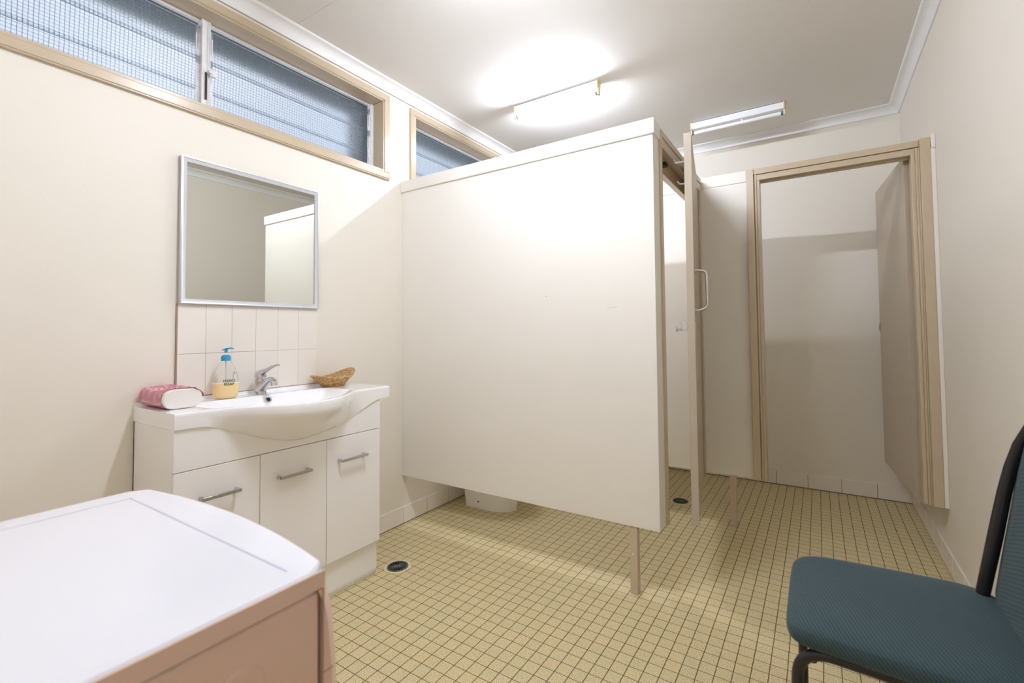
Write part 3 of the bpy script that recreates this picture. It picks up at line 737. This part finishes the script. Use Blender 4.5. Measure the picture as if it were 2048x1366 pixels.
# front fascia, bulging in plan and in section
bm = bmesh.new(); rings = []
for z, off in ((.02,.014),(.2,.020),(.45,.024),(.65,.024),(.72,.022),(.78,.016),(.81,.009),(.8255,.002)):
    rings.append([bm.verts.new((x, y, z)) for x, y in plan(off, .028, mx0+.001, mx1+.0005, .018, myf-.008)])
for a, b in zip(rings, rings[1:]):
    for k in range(len(a)): bm.faces.new((a[k], a[(k+1)%len(a)], b[(k+1)%len(a)], b[k]))
bm.faces.new(rings[0][::-1]); bm.faces.new(rings[-1]); obj('front_fascia', bm, M_wmside_shade, wm)
obj('side_seam', B((mx1-.004,mx1+.0008,myf-.010,myf-.0075,.03,.826),(mx1-.004,mx1+.0009,myf-.009,myf+.006,.7195,.7215)), mat('side_seam_brown', (.38,.25,.19), .6), wm, smooth=False)
bm = bmesh.new(); pr_ = [(.0001,0),(.028,0),(.026,.0022),(.022,.003),(.018,.0022),(.0001,.0018)]
lathe(bm, pr_, (mx1-.0041,-1.706,.755), 'X', 36); obj('side_dimple', bm, M_wmside_shade, wm)
bm = bmesh.new(); lathe(bm, [(.13,0),(.17,0),(.165,.022),(.135,.024),(.13,0)], ((mx0+mx1)/2, myf+.050, .44), 'Y', 48); obj('porthole_ring', bm, M_chrome, wm)
bm = bmesh.new(); lathe(bm, [(.0001,0),(.131,0),(.12,.016),(.0001,.028)], ((mx0+mx1)/2, myf+.050, .44), 'Y', 48); obj('porthole_glass', bm, mat('smoked_door_glass', (.05,.05,.06), .08), wm)
bm = bmesh.new(); lathe(bm, [(.0001,0),(.026,0),(.022,.02),(.0001,.021)], (1.30, myf+.046, .76), 'Y', 30); obj('program_dial', bm, M_mwhite, wm)
for x in (mx0+.05, mx1-.05):
    for y in (myb+.05, myf-.05):
        bm = bmesh.new(); lathe(bm, [(.0001,0),(.02,0),(.02,.012),(.0001,.012)], (x, y, 0), 'Z', 16); obj('foot', bm, M_rubber, wm)

# ---------------------------------------------------------------- chair
ch = thing('visitor_chair', 'black tube-framed chair with blue-grey fabric seat by the right wall', 'chair', (2.3, -.55, 0))
def cushion(x0, x1, y0, y1, z0, z1, SQ, crown, n=22):
    bm = bmesh.new(); rows = []
    def edge(t): return 1-abs(t)**6
    N = n
    for lay, zf in ((0, 0), (1, 1)):
        pass
    def sgn_pow(a, p): return math.copysign(abs(a)**p, a)
    K = 48; L_ = 14; verts = []
    cx, cy = (x0+x1)/2, (y0+y1)/2; hx, hy, hz = (x1-x0)/2, (y1-y0)/2, (z1-z0)/2
    for j in range(L_+1):
        ph = -PI/2+PI*j/L_; cz, cr_ = sgn_pow(math.sin(ph), .55), max(1e-4, abs(math.cos(ph))**.42)
        ring = []
        for k in range(K):
            a = 2*PI*k/K; ca, sa = sgn_pow(math.cos(a), SQ), sgn_pow(math.sin(a), SQ)
            ring.append(bm.verts.new((cx+hx*ca*cr_, cy+hy*sa*cr_, (z0+z1)/2+hz*cz)))
        verts.append(ring)
    for a, b in zip(verts, verts[1:]):
        for k in range(K): bm.faces.new((a[k], a[(k+1)%K], b[(k+1)%K], b[k]))
    bm.faces.new(verts[0][::-1]); bm.faces.new(verts[-1])
    return bm
def backpad(x0, x1, y0, y1, z0, z1):
    bm = bmesh.new(); rings = []
    for t, ins in ((0,.014),(.12,.006),(.3,.001),(.6,0),(.85,.004),(1,.012)):
        x = x1+(x0-x1)*t
        rings.append([bm.verts.new((x, a, b)) for a, b in rrect(y0+ins, y1-ins, z0+ins, z1-ins, .05-ins*.5, 8)])
    for a, b in zip(rings, rings[1:]):
        for k in range(len(a)): bm.faces.new((a[k], a[(k+1)%len(a)], b[(k+1)%len(a)], b[k]))
    bm.faces.new(rings[0][::-1]); bm.faces.new(rings[-1]); return bm
SX0, SX1, SYA, SYB = 2.062, 2.530, -.752, -.292
bm = cushion(SX0, SX1, SYA, SYB, .405, .479, .24, .01)
for vt in bm.verts:          # front edge narrower and rolled down, top gently dished
    fx = (vt.co.x-SX0)/(SX1-SX0); cy = (SYA+SYB)/2
    vt.co.y = cy+(vt.co.y-cy)*(.90+.10*min(1, fx*1.8)+(-.10*max(0, fx-.8)/.2))
    vt.co.z -= .010*max(0, 1-fx*5)+.006*math.sin(PI*min(1, max(0, fx)))
    vt.co.z += .006*((vt.co.y-cy)/.23)**2
s = obj('seat', bm, M_fabric, ch)
md = s.modifiers.new('sub', 'SUBSURF'); md.levels = 1; md.render_levels = 1
# backrest: leaning pad, long axis vertical
LA = math.atan2(2.569-2.503, .868-.47)
def back_x(z): 
    return 2.512+(.0 if z < .55 else 0)+(z-.47)*.155
bm = bmesh.new()
cz0, cz1, cya, cyb = .442, .965, -.786, -.344
bm = backpad(-.022, .024, cya, cyb, cz0, cz1)
for vt in bm.verts:
    h = (vt.co.z-cz0)/(cz1-cz0); cy = (cya+cyb)/2
    nar = 1-.10*max(0, h-.72)**1.5*6
    vt.co.y = cy+(vt.co.y-cy)*nar
    vt.co.x += 2.524+(vt.co.z-.47)*.155 + .030*((vt.co.y-cy)/.2)**2*0 
b_ = obj('backrest', bm, M_fabric, ch); md = b_.modifiers.new('sub', 'SUBSURF'); md.levels = 1; md.render_levels = 1
# back shell
bm = backpad(-.004, .008, cya+.004, cyb-.004, cz0+.01, cz1-.004)
for vt in bm.verts:
    h = (vt.co.z-cz0)/(cz1-cz0); cy = (cya+cyb)/2; vt.co.y = cy+(vt.co.y-cy)*(1-.10*max(0, h-.72)**1.5*6); vt.co.x += 2.560+(vt.co.z-.47)*.155
obj('back_shell', bm, M_black, ch)
R_ = .0125
def up_path(sy):
    yb_ = -.362 if sy > 0 else -.775; ym = -.57
    return yb_
# side tubes: front leg, under the seat, rear leg; and back hoop
for sd, y_ in (('near', -.715), ('far', -.345)):
    bm = bmesh.new()
    tube(bm, fillet([(2.085,y_,.004),(2.088,y_,.412),(2.50,y_,.398)], .075, 10), R_, 14)
    obj('front_leg', bm, M_black, ch)
    bm = bmesh.new(); tube(bm, fillet([(2.44,y_,.398),(2.47,y_,.398),(2.56,y_,.004)], .05, 8), R_, 14)
    obj('rear_leg', bm, M_black, ch)
    for x in (2.085, 2.56):
        pass
bm = bmesh.new()
hoop = [(2.47,-.345,.398),(2.485,-.357,.47),(2.512,-.360,.62),(2.532,-.362,.735),(2.545,-.364,.80),(2.560,-.372,.86),(2.578,-.392,.915),(2.592,-.430,.955),(2.600,-.490,.975),(2.603,-.570,.982)]
hoop2 = [(x, -1.14-y, z) for x, y, z in hoop[::-1]][1:]
rad = [.013,.014,.015,.014,.013,.012,.011,.011,.011,.011]
tube(bm, hoop+hoop2, rad+rad[::-1][1:], 14, flat=1.0)
obj('back_frame', bm, M_black, ch)
bm = bmesh.new(); tube(bm, [(2.12,-.715,.392),(2.12,-.345,.392)], .009, 10); obj('cross_bar', bm, M_black, ch); bm = bmesh.new(); tube(bm, [(2.42,-.715,.392),(2.42,-.345,.392)], .009, 10); obj('cross_bar', bm, M_black, ch)
